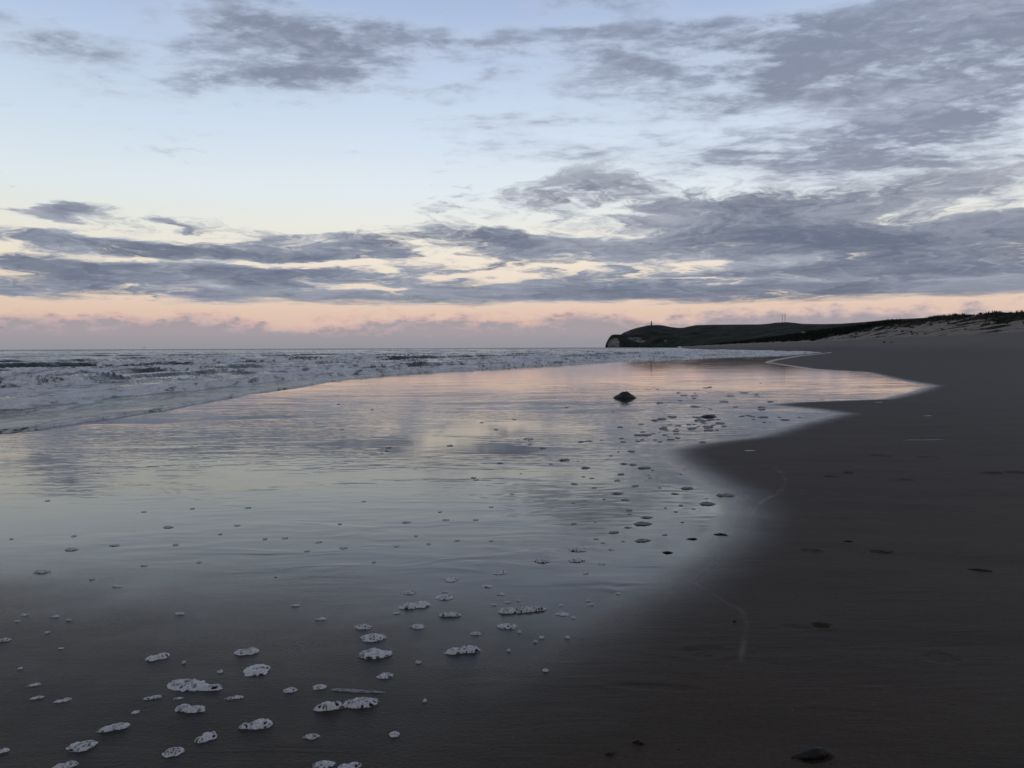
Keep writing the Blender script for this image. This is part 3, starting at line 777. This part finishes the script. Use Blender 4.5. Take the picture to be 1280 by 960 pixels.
# ------------------------------------------------------------------ lumps and stones
def lump(name, px, py, w, d, h, mat, label, cat, group=None, seed=1, skirt=.0, sub=4, yaw=0, tail=0., ztop=None, rough=.35, freq=2.2):
    from mathutils import noise as mn
    bm = bmesh.new(); bmesh.ops.create_icosphere(bm, subdivisions=sub, radius=1)
    for v_ in bm.verts:
        c = v_.co.copy()
        k = 1 + rough * (mn.fractal(c * freq + Vector((seed * 3.7, 0, 0)), 1, 2, 4)) * .6
        hor = math.hypot(c.x, c.y)
        c = c * k
        low = max(0, .55 - abs(c.z)) / .55
        c.x *= 1 + skirt * low; c.y *= 1 + skirt * low
        if tail and c.x < 0: c.x *= 1 + tail; c.y *= 1 - .5 * min(1, -c.x / (1 + tail)); c.z *= 1 - .55 * min(1, -c.x / (1 + tail))
        v_.co = Vector((c.x * w / 2, c.y * d / 2, max(c.z, -.35) * h * .62))
    o = bm_obj(name, bm, mat, smooth=True)
    g = ground_at(px, py)
    o.location = (g.x, g.y, float(ground_z(np.array(g.x), np.array(g.y)))); o.rotation_euler.z = R(yaw)
    tag(o, label, cat, group); return o
lump('rock', 781, 497.3, .50, .46, .32, M_rock, 'low black humped rock alone in the shining wet sand', 'rock', seed=7, skirt=.5, rough=.2)
lump('stone', 885.5, 521, .30, .26, .075, M_redrock, 'flat reddish brown stone lying on wet sand near the bare tongue', 'stone', seed=5, skirt=.25)
lump('stone', 1018, 943, .13, .05, .042, M_black, 'black flat stone with a tapering left end, at the bottom edge of the dry sand', 'stone', seed=9, tail=.6, yaw=14, rough=.15)
lump('driftwood', 1226, 713, .15, .035, .022, M_black, 'dark splinter of driftwood lying on the bare sand at right', 'driftwood', seed=12, tail=.15, yaw=-24, rough=.25, sub=3)
WR = [(1060, 676.5, .10, .05, .022, 'dark comma shaped seaweed shred highest above the pair of seaweed scraps'), (1104, 690, .12, .05, .02, 'broken line of dark seaweed scraps on bare sand beside a footprint'),
      (797, 928, .055, .05, .03, 'black crumpled seaweed bit, upper of two at the bottom of the sand'), (762, 942, .05, .04, .02, 'black flat seaweed bit, lower of two at the bottom of the sand'),
      (918, 777, .022, .02, .02, 'tiny upright black seaweed bit on bare ripple marked sand'), (901, 668, .11, .05, .025, 'forked dark seaweed strand at the edge of the wet gloss'),
      (866, 674, .09, .07, .025, 'dark seaweed strand with a drooping right end on the wet gloss'), (835, 691, .07, .06, .028, 'small dark seaweed scrap on dull sand below the other strands'),
      (1105.2, 428.6, .5, .4, .42, 'dark round seaweed heap under the dunes, left of two'), (1114.8, 428.4, .8, .5, .26, 'dark flat seaweed heap under the dunes, right of two')]
def strand(name, px, py, w, h, label, seed, n_arm=5):
    """a flattened tangle of seaweed: several tapering fronds lying on the sand from one clump"""
    rg = random.Random(seed)
    bm = bmesh.new()
    for k in range(n_arm):
        side = -1 if k % 2 else 1
        x, y, z = rg.uniform(-.08, .08) * w, rg.uniform(-.06, .06) * w, h * rg.uniform(.25, .5)
        ang = (0 if side > 0 else math.pi) + rg.uniform(-.5, .5)
        L = w * rg.uniform(.28, .55); wd = h * rg.uniform(.45, .8); prev = None; m_ = 7
        for j in range(m_ + 1):
            t = j / m_; r_ = wd * (1 - t) ** .6 + .0015
            ring = [bm.verts.new((x - math.sin(ang) * r_ * 1.3 * c, y + math.cos(ang) * r_ * 1.3 * c, max(0, z) + r_ * .55 * s_)) for c, s_ in ((1, 0), (.6, .9), (-.6, .9), (-1, 0), (-.5, -.7), (.5, -.7))]
            if prev:
                for i in range(6): bm.faces.new((prev[i], prev[(i + 1) % 6], ring[(i + 1) % 6], ring[i]))
            else: bm.faces.new(ring)
            prev = ring
            ang += rg.uniform(-.45, .45); x += math.cos(ang) * L / m_; y += math.sin(ang) * L / m_; z = h * .4 * (1 - t) + rg.uniform(-.08, .12) * h
        bm.faces.new(prev[::-1])
    o = bm_obj(name, bm, M_black, smooth=True); g = ground_at(px, py)
    o.location = (g.x, g.y, float(ground_z(np.array(g.x), np.array(g.y)))); o.rotation_euler.z = R(rg.uniform(-12, 10))
    tag(o, label, 'seaweed', 'seaweed scraps on the sand'); return o
for i, (a, b_, w_, d_, h_, lab) in enumerate(WR):
    if b_ > 440:
        strand('seaweed', a, b_, w_ * 1.15, h_ * .5, lab, 60 + i, 3 if w_ < .06 else 6)
        continue
    o = lump('seaweed', a, b_, w_, d_, h_ * 1.5, M_black, lab, 'seaweed', 'seaweed scraps on the sand', seed=20 + i, rough=.9, sub=3, yaw=random.uniform(-25, 15), freq=3.0)
    # stands on the rising back beach: walk along its sight line to the ground
    for Yd in np.arange(60, 400, .25):
        q = at_depth(a, b_, Yd)
        if q.z <= float(ground_z(np.array(q.x), np.array(q.y))): break
    o.location = q

# ------------------------------------------------------------------ gulls
def gull(px, py, Y, span, yaw, label):
    p = at_depth(px, py, Y)
    bm = bmesh.new()
    # body: spindle
    rings = []
    for xb, rb in ((-.30, .01), (-.2, .05), (-.05, .085), (.1, .08), (.2, .055), (.27, .05), (.32, .02), (.37, .005)):
        rings.append([bm.verts.new((xb, rb * math.cos(a), rb * math.sin(a))) for a in [2 * math.pi * i / 8 for i in range(8)]])
    for a, b_ in zip(rings[:-1], rings[1:]):
        for i in range(8): bm.faces.new((a[i], a[(i + 1) % 8], b_[(i + 1) % 8], b_[i]))
    bm.faces.new(rings[0][::-1]); bm.faces.new(rings[-1])
    for sgn in (-1, 1):
        prev = None
        for (yy, xl, xt, zz) in ((.04, .12, -.08, .04), (.25, .16, -.05, .16), (.45, .10, -.08, .17), (.68, -.06, -.14, .10)):
            ring = [bm.verts.new((xl, sgn * yy, zz)), bm.verts.new(((xl + xt) / 2, sgn * yy, zz + .018)), bm.verts.new((xt, sgn * yy, zz)), bm.verts.new(((xl + xt) / 2, sgn * yy, zz - .012))]
            if prev:
                for i in range(4): bm.faces.new((prev[i], prev[(i + 1) % 4], ring[(i + 1) % 4], ring[i]))
            else: bm.faces.new(ring)
            prev = ring
        bm.faces.new(prev)
    o = bm_obj('gull', bm, M_bird, smooth=True); o.location = p; o.scale = (span / 1.36,) * 3; o.rotation_euler = (R(random.uniform(-12, 12)), 0, R(yaw))
    tag(o, label, 'bird', 'gulls flying over the sea')
gull(2, 410, 330, 1.3, 40, 'tiny dark gull at the left edge against the pink clouds')
gull(186, 413.3, 420, 1.3, 100, 'tiny gull high above the waves against the grey cloud bank')
gull(180, 434.6, 300, 1.4, 70, 'tiny gull skimming the horizon at left')
gull(497, 432.3, 380, 1.4, 110, 'tiny dark gull low over the breakers in the middle')
gull(690, 428.6, 420, 1.3, 60, 'tiny gull over the sea beside the headland')

# ------------------------------------------------------------------ foam patches left on the wet sand
def foam_patch(L, W, H, shape, seed, fine):
    """irregular low mound of bubbles: grid with real relief and open bubble holes"""
    rg = np.random.default_rng(seed)
    stp = fine
    nx_, ny_ = max(8, int(L * 1.3 / stp)), max(7, int(W * 1.5 / stp))
    xs = np.linspace(-L * .65, L * .65, nx_); ys = np.linspace(-W * .75, W * .75, ny_)
    GX, GY = np.meshgrid(xs, ys)
    a, b_ = L / 2, W / 2
    if shape == 'round': el = [(0, 0, 1, 1)]
    elif shape == 'long': el = [(-.35, -.12, .65, .62), (.35, .10, .65, .8)]
    elif shape == 'wedge': el = [(-.25, .05, .75, 1.0), (.5, -.25, .52, .55)]
    elif shape == 'tail': el = [(.25, .1, .75, 1.0), (-.6, -.1, .42, .42)]
    elif shape == 'double': el = [(-.5, -.2, .55, .55), (.45, .05, .58, 1.0)]
    elif shape == 'bean': el = [(-.4, .15, .6, .85), (.1, -.1, .6, .8), (.55, .1, .48, .7)]
    else: el = [(-.5, 0, .5, .8), (0, .1, .6, .9), (.5, .25, .5, .55)]
    fld = np.full(GX.shape, -9.0)
    for (ex, ey, ea, eb) in el:
        d = 1 - np.hypot((GX / a - ex) / ea, (GY / b_ - ey) / eb)
        fld = np.maximum(fld, d)
    fr = 2.2 / min(a, b_)
    fld = fld + .46 * (fbm(GX * fr * .5 + seed, GY * fr * .5, seed, 3) - .5) + 0.30 * (fbm(GX * fr * 2.4 + seed, GY * fr * 2, seed + 5, 2) - .5)
    inside = fld > 0
    hh = np.clip(fld * 1.7, 0, 1) ** .75 * (.72 + .5 * fbm(GX * fr * .7, GY * fr * .7, seed + 9, 2))
    # bubbles
    cell = min(.0145, max(.0065, W * .12))
    npt = int(min(900, max(12, L * W / cell ** 2)))
    P = np.stack([rg.uniform(-L * .65, L * .65, npt), rg.uniform(-W * .75, W * .75, npt)], -1)
    big = rg.uniform(.55, 1.3, npt) ** 1.5; pop = rg.uniform(0, 1, npt)
    dd = np.hypot(GX[..., None] - P[:, 0], GY[..., None] - P[:, 1]) / big
    o2 = np.partition(dd, 1, axis=-1)[..., :2]; near = dd.argmin(-1)
    gap = (o2[..., 1] - o2[..., 0]) / cell
    pit = sstep(.25, .62, gap) * (pop[near] > .22)
    Z = H * hh * (1 - .50 * pit) + .0015
    Z[~inside] = -.004
    # outer skin drops to the sand
    hole = (pit > .80) & (pop[near] > .52) & inside & (fld > .05)
    hole |= inside & (fld < .16) & (pit > .45) & (pop[near] > .35)
    q = grid_quads(ny_, nx_)
    ins = inside.ravel(); hf = hole.ravel()
    q = q[ins[q].any(1) & (hf[q].sum(1) < 3)]
    if len(q) < 4: q = grid_quads(ny_, nx_)
    used = np.unique(q); rm = np.full(GX.size, -1); rm[used] = np.arange(len(used))
    V = np.stack([GX, GY, Z], -1).reshape(-1, 3)[used]
    return V, rm[q], (pit * inside).ravel()[used]
BIG = [
 (243, 858.5, 82, 19, 'wedge', -3, 'largest foam patch, long and wedge shaped, left of centre in the foreground'),
 (321, 838, 37, 19, 'round', 4, 'chunky square foam patch just under a flat one, in the left foreground'),
 (309, 815, 31, 12, 'long', 8, 'flat oval foam patch directly above the chunky square one'),
 (197, 822, 28, 12, 'long', 22, 'foam patch with a pointed right tip, upper left of the largest patch'),
 (190, 873.5, 26, 9, 'long', 14, 'slim foam patch just under the left end of the largest patch'),
 (223, 874, 15, 5, 'round', 12, 'very small foam patch right under the middle of the largest patch'),
 (237, 888, 43, 14, 'bean', -4, 'saddle backed foam patch, second below the largest patch'),
 (293, 873, 24, 8, 'long', 10, 'slim foam patch under the right end of the largest patch'),
 (320, 907, 44, 18, 'tail', 10, 'foam patch with a small blob trailing at its left and a cavity on top'),
 (363, 863, 20, 8, 'round', 5, 'small domed foam patch right of the largest patch'),
 (257, 922, 30, 16, 'long', 32, 'slanted foam patch between the saddle backed one and the photo bottom'),
 (216, 940, 25, 14, 'round', 18, 'rounded foam patch near the bottom, lower left of a slanted one'),
 (143, 910, 37, 14, 'long', 18, 'long tilted foam patch in the bottom left with a dark pit'),
 (103, 932, 32, 17, 'round', 22, 'ring shaped foam patch with a broad hollow in the bottom left'),
 (82, 957, 28, 13, 'long', 20, 'foam patch cut by the photo bottom in the left corner'),
 (79, 876, 21, 8, 'long', 18, 'largest of three small tilted foam patches near the left edge'),
 (42, 857, 17, 7, 'long', 18, 'top one of three small tilted foam patches near the left edge'),
 (46, 873, 16, 6, 'long', 18, 'smallest of three tilted foam patches near the left edge'),
 (3, 939, 16, 9, 'long', 20, 'foam patch cut by the left edge near the bottom corner'),
 (3, 801, 20, 7, 'long', 10, 'dark rimmed foam patch cut by the left edge, far above the bottom corner'),
 (170, 891, 12, 6, 'round', 20, 'tiny foam patch between the long tilted one and the slim one'),
 (433, 881, 77, 17, 'double', 10, 'twin lobed long foam patch with a thick right end beneath a pale streak'),
 (400, 859, 18, 8, 'round', 8, 'small foam patch at the left end of the pale streak'),
 (481, 845, 21, 9, 'round', 8, 'small humped foam patch right above the pale streak'),
 (468, 818, 47, 15, 'round', 0, 'large oval foam patch, lowest of a column of three in the centre left'),
 (466, 797.5, 33, 12, 'round', 2, 'oval foam patch, middle of a column of three in the centre left'),
 (454, 784, 24, 8, 'round', 2, 'flat foam patch, topmost of a column of three in the centre left'),
 (390, 921, 21, 9, 'round', 8, 'small foam patch alone below the thin end of the twin lobed patch'),
 (493, 918, 13, 8, 'round', 0, 'small lone foam dot, lowest at right of the foreground foam'),
 (405, 956, 27, 13, 'round', 6, 'left of two foam patches cut by the photo bottom in the centre'),
 (437, 958, 30, 13, 'long', 8, 'right of two foam patches cut by the photo bottom in the centre'),
 (577, 814, 47, 12, 'long', 7, 'long pale foam patch with a raised right end, lowest in the middle of the photo'),
 (519, 757.5, 41, 12, 'long', 12, 'bent long foam patch left of a small oval one, in the middle'),
 (555, 747, 23, 8, 'round', 0, 'oval foam patch with a dark crumb right behind it'),
 (562, 769.5, 31, 6, 'long', 0, 'flat thin foam strip right below the bent long patch'),
 (522, 783, 19, 7, 'round', 0, 'small foam patch below the bent long one'),
 (511, 741, 20, 6, 'round', 0, 'flat foam patch above the bent long one'),
 (564, 724.5, 22, 7, 'round', 0, 'low foam patch at the upper end of the middle group'),
 (624, 715.5, 21, 7, 'round', -3, 'foam patch higher up, right of the middle group'),
 (609, 733, 15, 5, 'round', 0, 'small foam patch below and left of the higher patch'),
 (653, 764, 68, 8, 'snake', 6, 'long snake like foam strip with a thin dark right tail'),
 (634, 783.5, 27, 8, 'round', 0, 'oval foam patch beneath the snake like strip'),
 (595, 792, 14, 5, 'round', 0, 'small foam patch left below the oval beneath the snake like strip'),
 (703, 767.5, 18, 6, 'round', -5, 'small foam patch just beyond the tail of the snake like strip'),
 (679, 701.5, 22, 6, 'round', 0, 'flat foam patch level with its twin to the right, above the middle group'),
 (720, 701, 21, 5, 'round', 2, 'flat foam patch level with its twin to the left, nearer the bare sand'),
 (723, 687, 25, 7, 'round', 5, 'broad low foam patch just above the two level flat ones'),
]
SMALL = {
 'left': [(211, 659, 14, 3), (53, 715, 22, 5), (146, 733, 14, 4), (90, 687, 18, 4), (143, 682, 13, 3), (220, 681, 8, 3), (180, 707, 10, 3), (249, 703, 7, 2.5), (93, 670, 7, 3), (296, 657, 9, 3), (331, 674, 6, 2.5), (356, 673, 8, 2.5),
          (384, 689, 9, 3), (398, 678, 9, 3), (115, 724, 7, 2.5), (31, 769, 11, 4), (22, 777, 9, 3.5), (69, 771, 10, 3.5), (86, 775, 8, 3), (59, 791, 7, 3), (76, 811, 8, 3.5), (225, 767, 13, 4.5), (369, 757, 12, 3), (275, 840, 8, 3.5), (230, 828, 5, 3),
          (401, 774, 15, 4), (25, 836, 6, 3), (14, 674, 5, 2), (310, 635, 8, 2), (180, 640, 7, 2), (240, 636, 6, 2), (60, 626, 7, 2), (275, 668, 5, 2), (345, 721, 5, 2)],
 'middle': [(508, 653, 12, 2.6), (557, 650, 10, 2.5), (595, 650, 8, 2.5), (429, 685, 12, 3.4), (496, 683, 8, 3), (536, 680, 7, 2.5), (571, 676, 7, 2.5), (614, 676, 7, 2.5), (520, 670, 5, 2), (626, 743, 11, 3.5), (557, 740, 9, 3.5), (496, 766.5, 10, 3.5),
            (617, 756, 9, 3.5), (634, 753, 9, 3), (648, 751, 7, 3), (717, 772, 6, 4), (735, 751, 6, 3), (738, 756, 8, 3.5), (702, 757, 7, 3), (677, 797, 7, 3.5), (669, 802, 5, 3), (649, 790, 5, 3), (709, 797, 7, 3.5), (523, 828, 8, 3), (636, 813, 5, 3), (682, 838, 8, 3),
            (531, 876, 5, 3), (773, 742, 9, 3), (752, 705, 10, 3.5), (732, 717, 8, 3.5), (764, 687, 9, 3), (467, 703, 5, 2), (660, 549, 14, 2.4), (614, 634, 7, 2), (550, 640, 6, 2), (455, 627, 7, 2), (640, 618, 7, 2.2), (595, 600, 7, 2), (425, 655, 6, 2)],
 'right': [(717, 655, 11, 4), (744, 653, 7, 3), (785, 659.5, 15, 4), (767, 666, 19, 5), (745, 674, 12, 4), (754, 679, 11, 3.5), (779, 677, 9, 3.5), (803.5, 676, 33, 5), (705, 575, 17, 2.6), (689, 580, 8, 2.4), (732, 585, 14, 2.6), (764, 570, 9, 2.6), (760, 574, 6, 2.4),
           (780, 580, 11, 2.6), (791.5, 581, 10, 2.4), (805, 585, 20, 2.8), (789, 564.5, 14, 2.6), (773, 565, 5, 2), (775, 560, 6, 2), (776, 593, 16, 3), (772, 601, 9, 2.6), (811, 594, 7, 2.6), (812, 597.5, 6, 2.4), (816, 588, 6, 2.4), (729, 596, 6, 2.6),
           (739.5, 598, 8, 3), (718, 605, 9, 3), (743, 610, 12, 3.4), (794, 608, 12, 3.2), (825, 610, 7, 2.6), (851, 593, 6, 2.6), (855, 587, 6, 2.2), (858.5, 610.5, 18, 3), (844, 617.5, 16, 3), (772, 617, 19, 3.4), (782, 625, 15, 4), (908, 619.5, 22, 3.4), (884.5, 630, 21, 3.6),
           (883, 623.5, 8, 2.4), (867, 636.5, 9, 2.6), (851, 632, 6, 3), (786, 638, 15, 3.4), (787, 643, 9, 3), (809, 647, 24, 4), (803.5, 655, 28, 4.4), (831, 669, 9, 3), (717, 629, 6, 2), (845, 640, 6, 2), (755, 624, 6, 2), (853, 653, 6, 2), (832, 635, 5, 2)],
}
rf = random.Random(11)
far = [(827, 523, 12), (816, 522, 4), (848, 532, 12), (868, 530.5, 9), (873, 533, 8), (892, 531.5, 12), (884, 535, 9), (905, 533, 10), (864, 536, 12), (833, 538, 8), (837, 531, 6), (766, 514.5, 5), (848, 491, 6), (869, 491.5, 5), (902, 502.6, 11)]
for i in range(62):
    yy = rf.uniform(518, 553); cxx = np.interp(yy, [518, 535, 553], [905, 870, 790]); far.append((cxx + rf.gauss(0, 46), yy, rf.uniform(5, 16)))
for i in range(22):
    yy = rf.uniform(478, 512); far.append((rf.uniform(820, 970), yy, rf.uniform(6, 16)))
for i in range(18):
    yy = rf.uniform(485, 600); far.append((rf.uniform(420, 740), yy, rf.uniform(5, 10)))
far = [(a, b_, w_) for (a, b_, w_) in far if ground_at(a, b_).x < float(wetedge(ground_at(a, b_).y)) - .25 and not (745 < a < 815 and 484 < b_ < 504)]

def dims(px, py, wpx, hpx):
    g = ground_at(px, py); D = g.y
    W = wpx * D / FPX
    H = min(.022, max(.008, W * .12)); H = min(H, .55 * hpx * D / FPX + .004)
    zpx = H * FPX / D
    dep = max(.03, max(hpx - zpx * .7, hpx * .4) * D * D / (FPX * EYE))
    return g, W, min(dep, W * 1.6), H
def place(o, g, rot):
    o.location = (g.x, g.y, float(ground_z(np.array(g.x), np.array(g.y))) - .001); o.rotation_euler.z = R(rot)
for i, (px, py, w_, h_, shp, tilt, lab) in enumerate(BIG):
    g, W, dep, H = dims(px, py, w_, h_)
    v_, q_, pt = foam_patch(W, dep, H, shp, 40 + i, max(.0028, W / 90))
    o = mesh_np('foam_patch', v_, q_, M_foam, attrs={'pit': pt})
    place(o, g, tilt * 1.2)
    tag(o, lab, 'sea foam', 'foam patches left on the wet sand')
# a tail of dark froth on the snake-like strip is its own tint of wrack
protos = []
for k, shp in enumerate(['round', 'long', 'bean', 'wedge', 'long', 'round', 'tail', 'snake']):
    v_, q_, pt = foam_patch(.20, .14, .016, shp, 300 + k, .0042)
    protos.append((v_, q_, pt))
ZONE = {'left': ('tiny foam clot scattered on smooth wet sand at left', 'tiny foam clots on the wet sand at left'),
        'middle': ('tiny foam clot scattered on wet sand between the middle foam patches and the reflections', 'tiny foam clots in the middle of the wet sand'),
        'right': ('small dark foam clot strewn on the gloss beside the bare sand tongue', 'small foam clots beside the bare sand tongue'),
        'far': ('thin dark foam fleck far out on the bright wet sand near the rock', 'thin foam flecks far out on the wet sand')}
base_objs = {}
def small(px, py, w_, h_, zone, k):
    g, W, dep, H = dims(px, py, w_, h_)
    thin = zone in ('right', 'far'); mt = M_foam_dim if thin else M_foam; k = (k, thin)  # right and far clots take the foam copy dimmed in colour
    if k not in base_objs:
        v_, q_, pt = protos[k[0]]
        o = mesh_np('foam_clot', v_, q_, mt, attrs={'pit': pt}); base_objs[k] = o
    else:
        o = base_objs[k].copy(); col.objects.link(o)
    place(o, g, rf.uniform(-8, 14))
    kk = rf.uniform(.55, 1.05) if thin else 1.0
    o.scale = (W / .20 * kk, dep / .14 * kk, H / .016 * kk)
    tag(o, ZONE[zone][0], 'sea foam', ZONE[zone][1])
for zone, lst in SMALL.items():
    for (px, py, w_, h_) in lst: small(px, py, w_, h_, zone, rf.randrange(8))
for (px, py, w_) in far: small(px, py, w_, 2.0, 'far', rf.randrange(8))
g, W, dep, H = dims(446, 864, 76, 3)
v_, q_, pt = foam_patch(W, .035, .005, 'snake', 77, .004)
o = mesh_np('sheen_streak', v_, q_, M_foam_dim, attrs={'pit': pt * .3}); place(o, g, -9)  # added strip: the sheen of a sand ridge made as a pale shape
tag(o, 'smooth pale streak standing in for the bright reflection of a sand ridge, just above the twin lobed foam patch', 'sea foam')
# thin dry foam lines on the bare sand
for (px, py, w_, lab) in [(1157, 550, 52, 'long thin pale foam line drying on the bare sand at right'), (937, 563.5, 14, 'short pale foam line drying on the bare sand tongue'),
                          (1160, 520, 12, 'short pale foam line, upper of two left on the sand at right'), (1098, 503, 10, 'short pale foam line near the tip of the wet inlet')]:
    g, W, dep, H = dims(px, py, w_, 1.6)
    v_, q_, pt = foam_patch(W, .05, .012, 'long', int(px), .008)
    o = mesh_np('foam_line', v_, q_, M_foam_dim if w_ > 40 else M_foam, attrs={'pit': pt}); place(o, g, 1)
    tag(o, lab, 'sea foam', 'dry foam lines on the bare sand')

# ------------------------------------------------------------------ output settings
vs = scene.view_settings
vs.view_transform = 'Standard'; vs.look = 'None'; vs.exposure = 0; vs.gamma = 1; vs.use_curve_mapping = False
scene.cycles.max_bounces = 5; scene.cycles.diffuse_bounces = 2; scene.cycles.glossy_bounces = 3
scene.cycles.use_denoising = True
scene.world.cycles.sampling_method = 'MANUAL'; scene.world.cycles.sample_map_resolution = 512
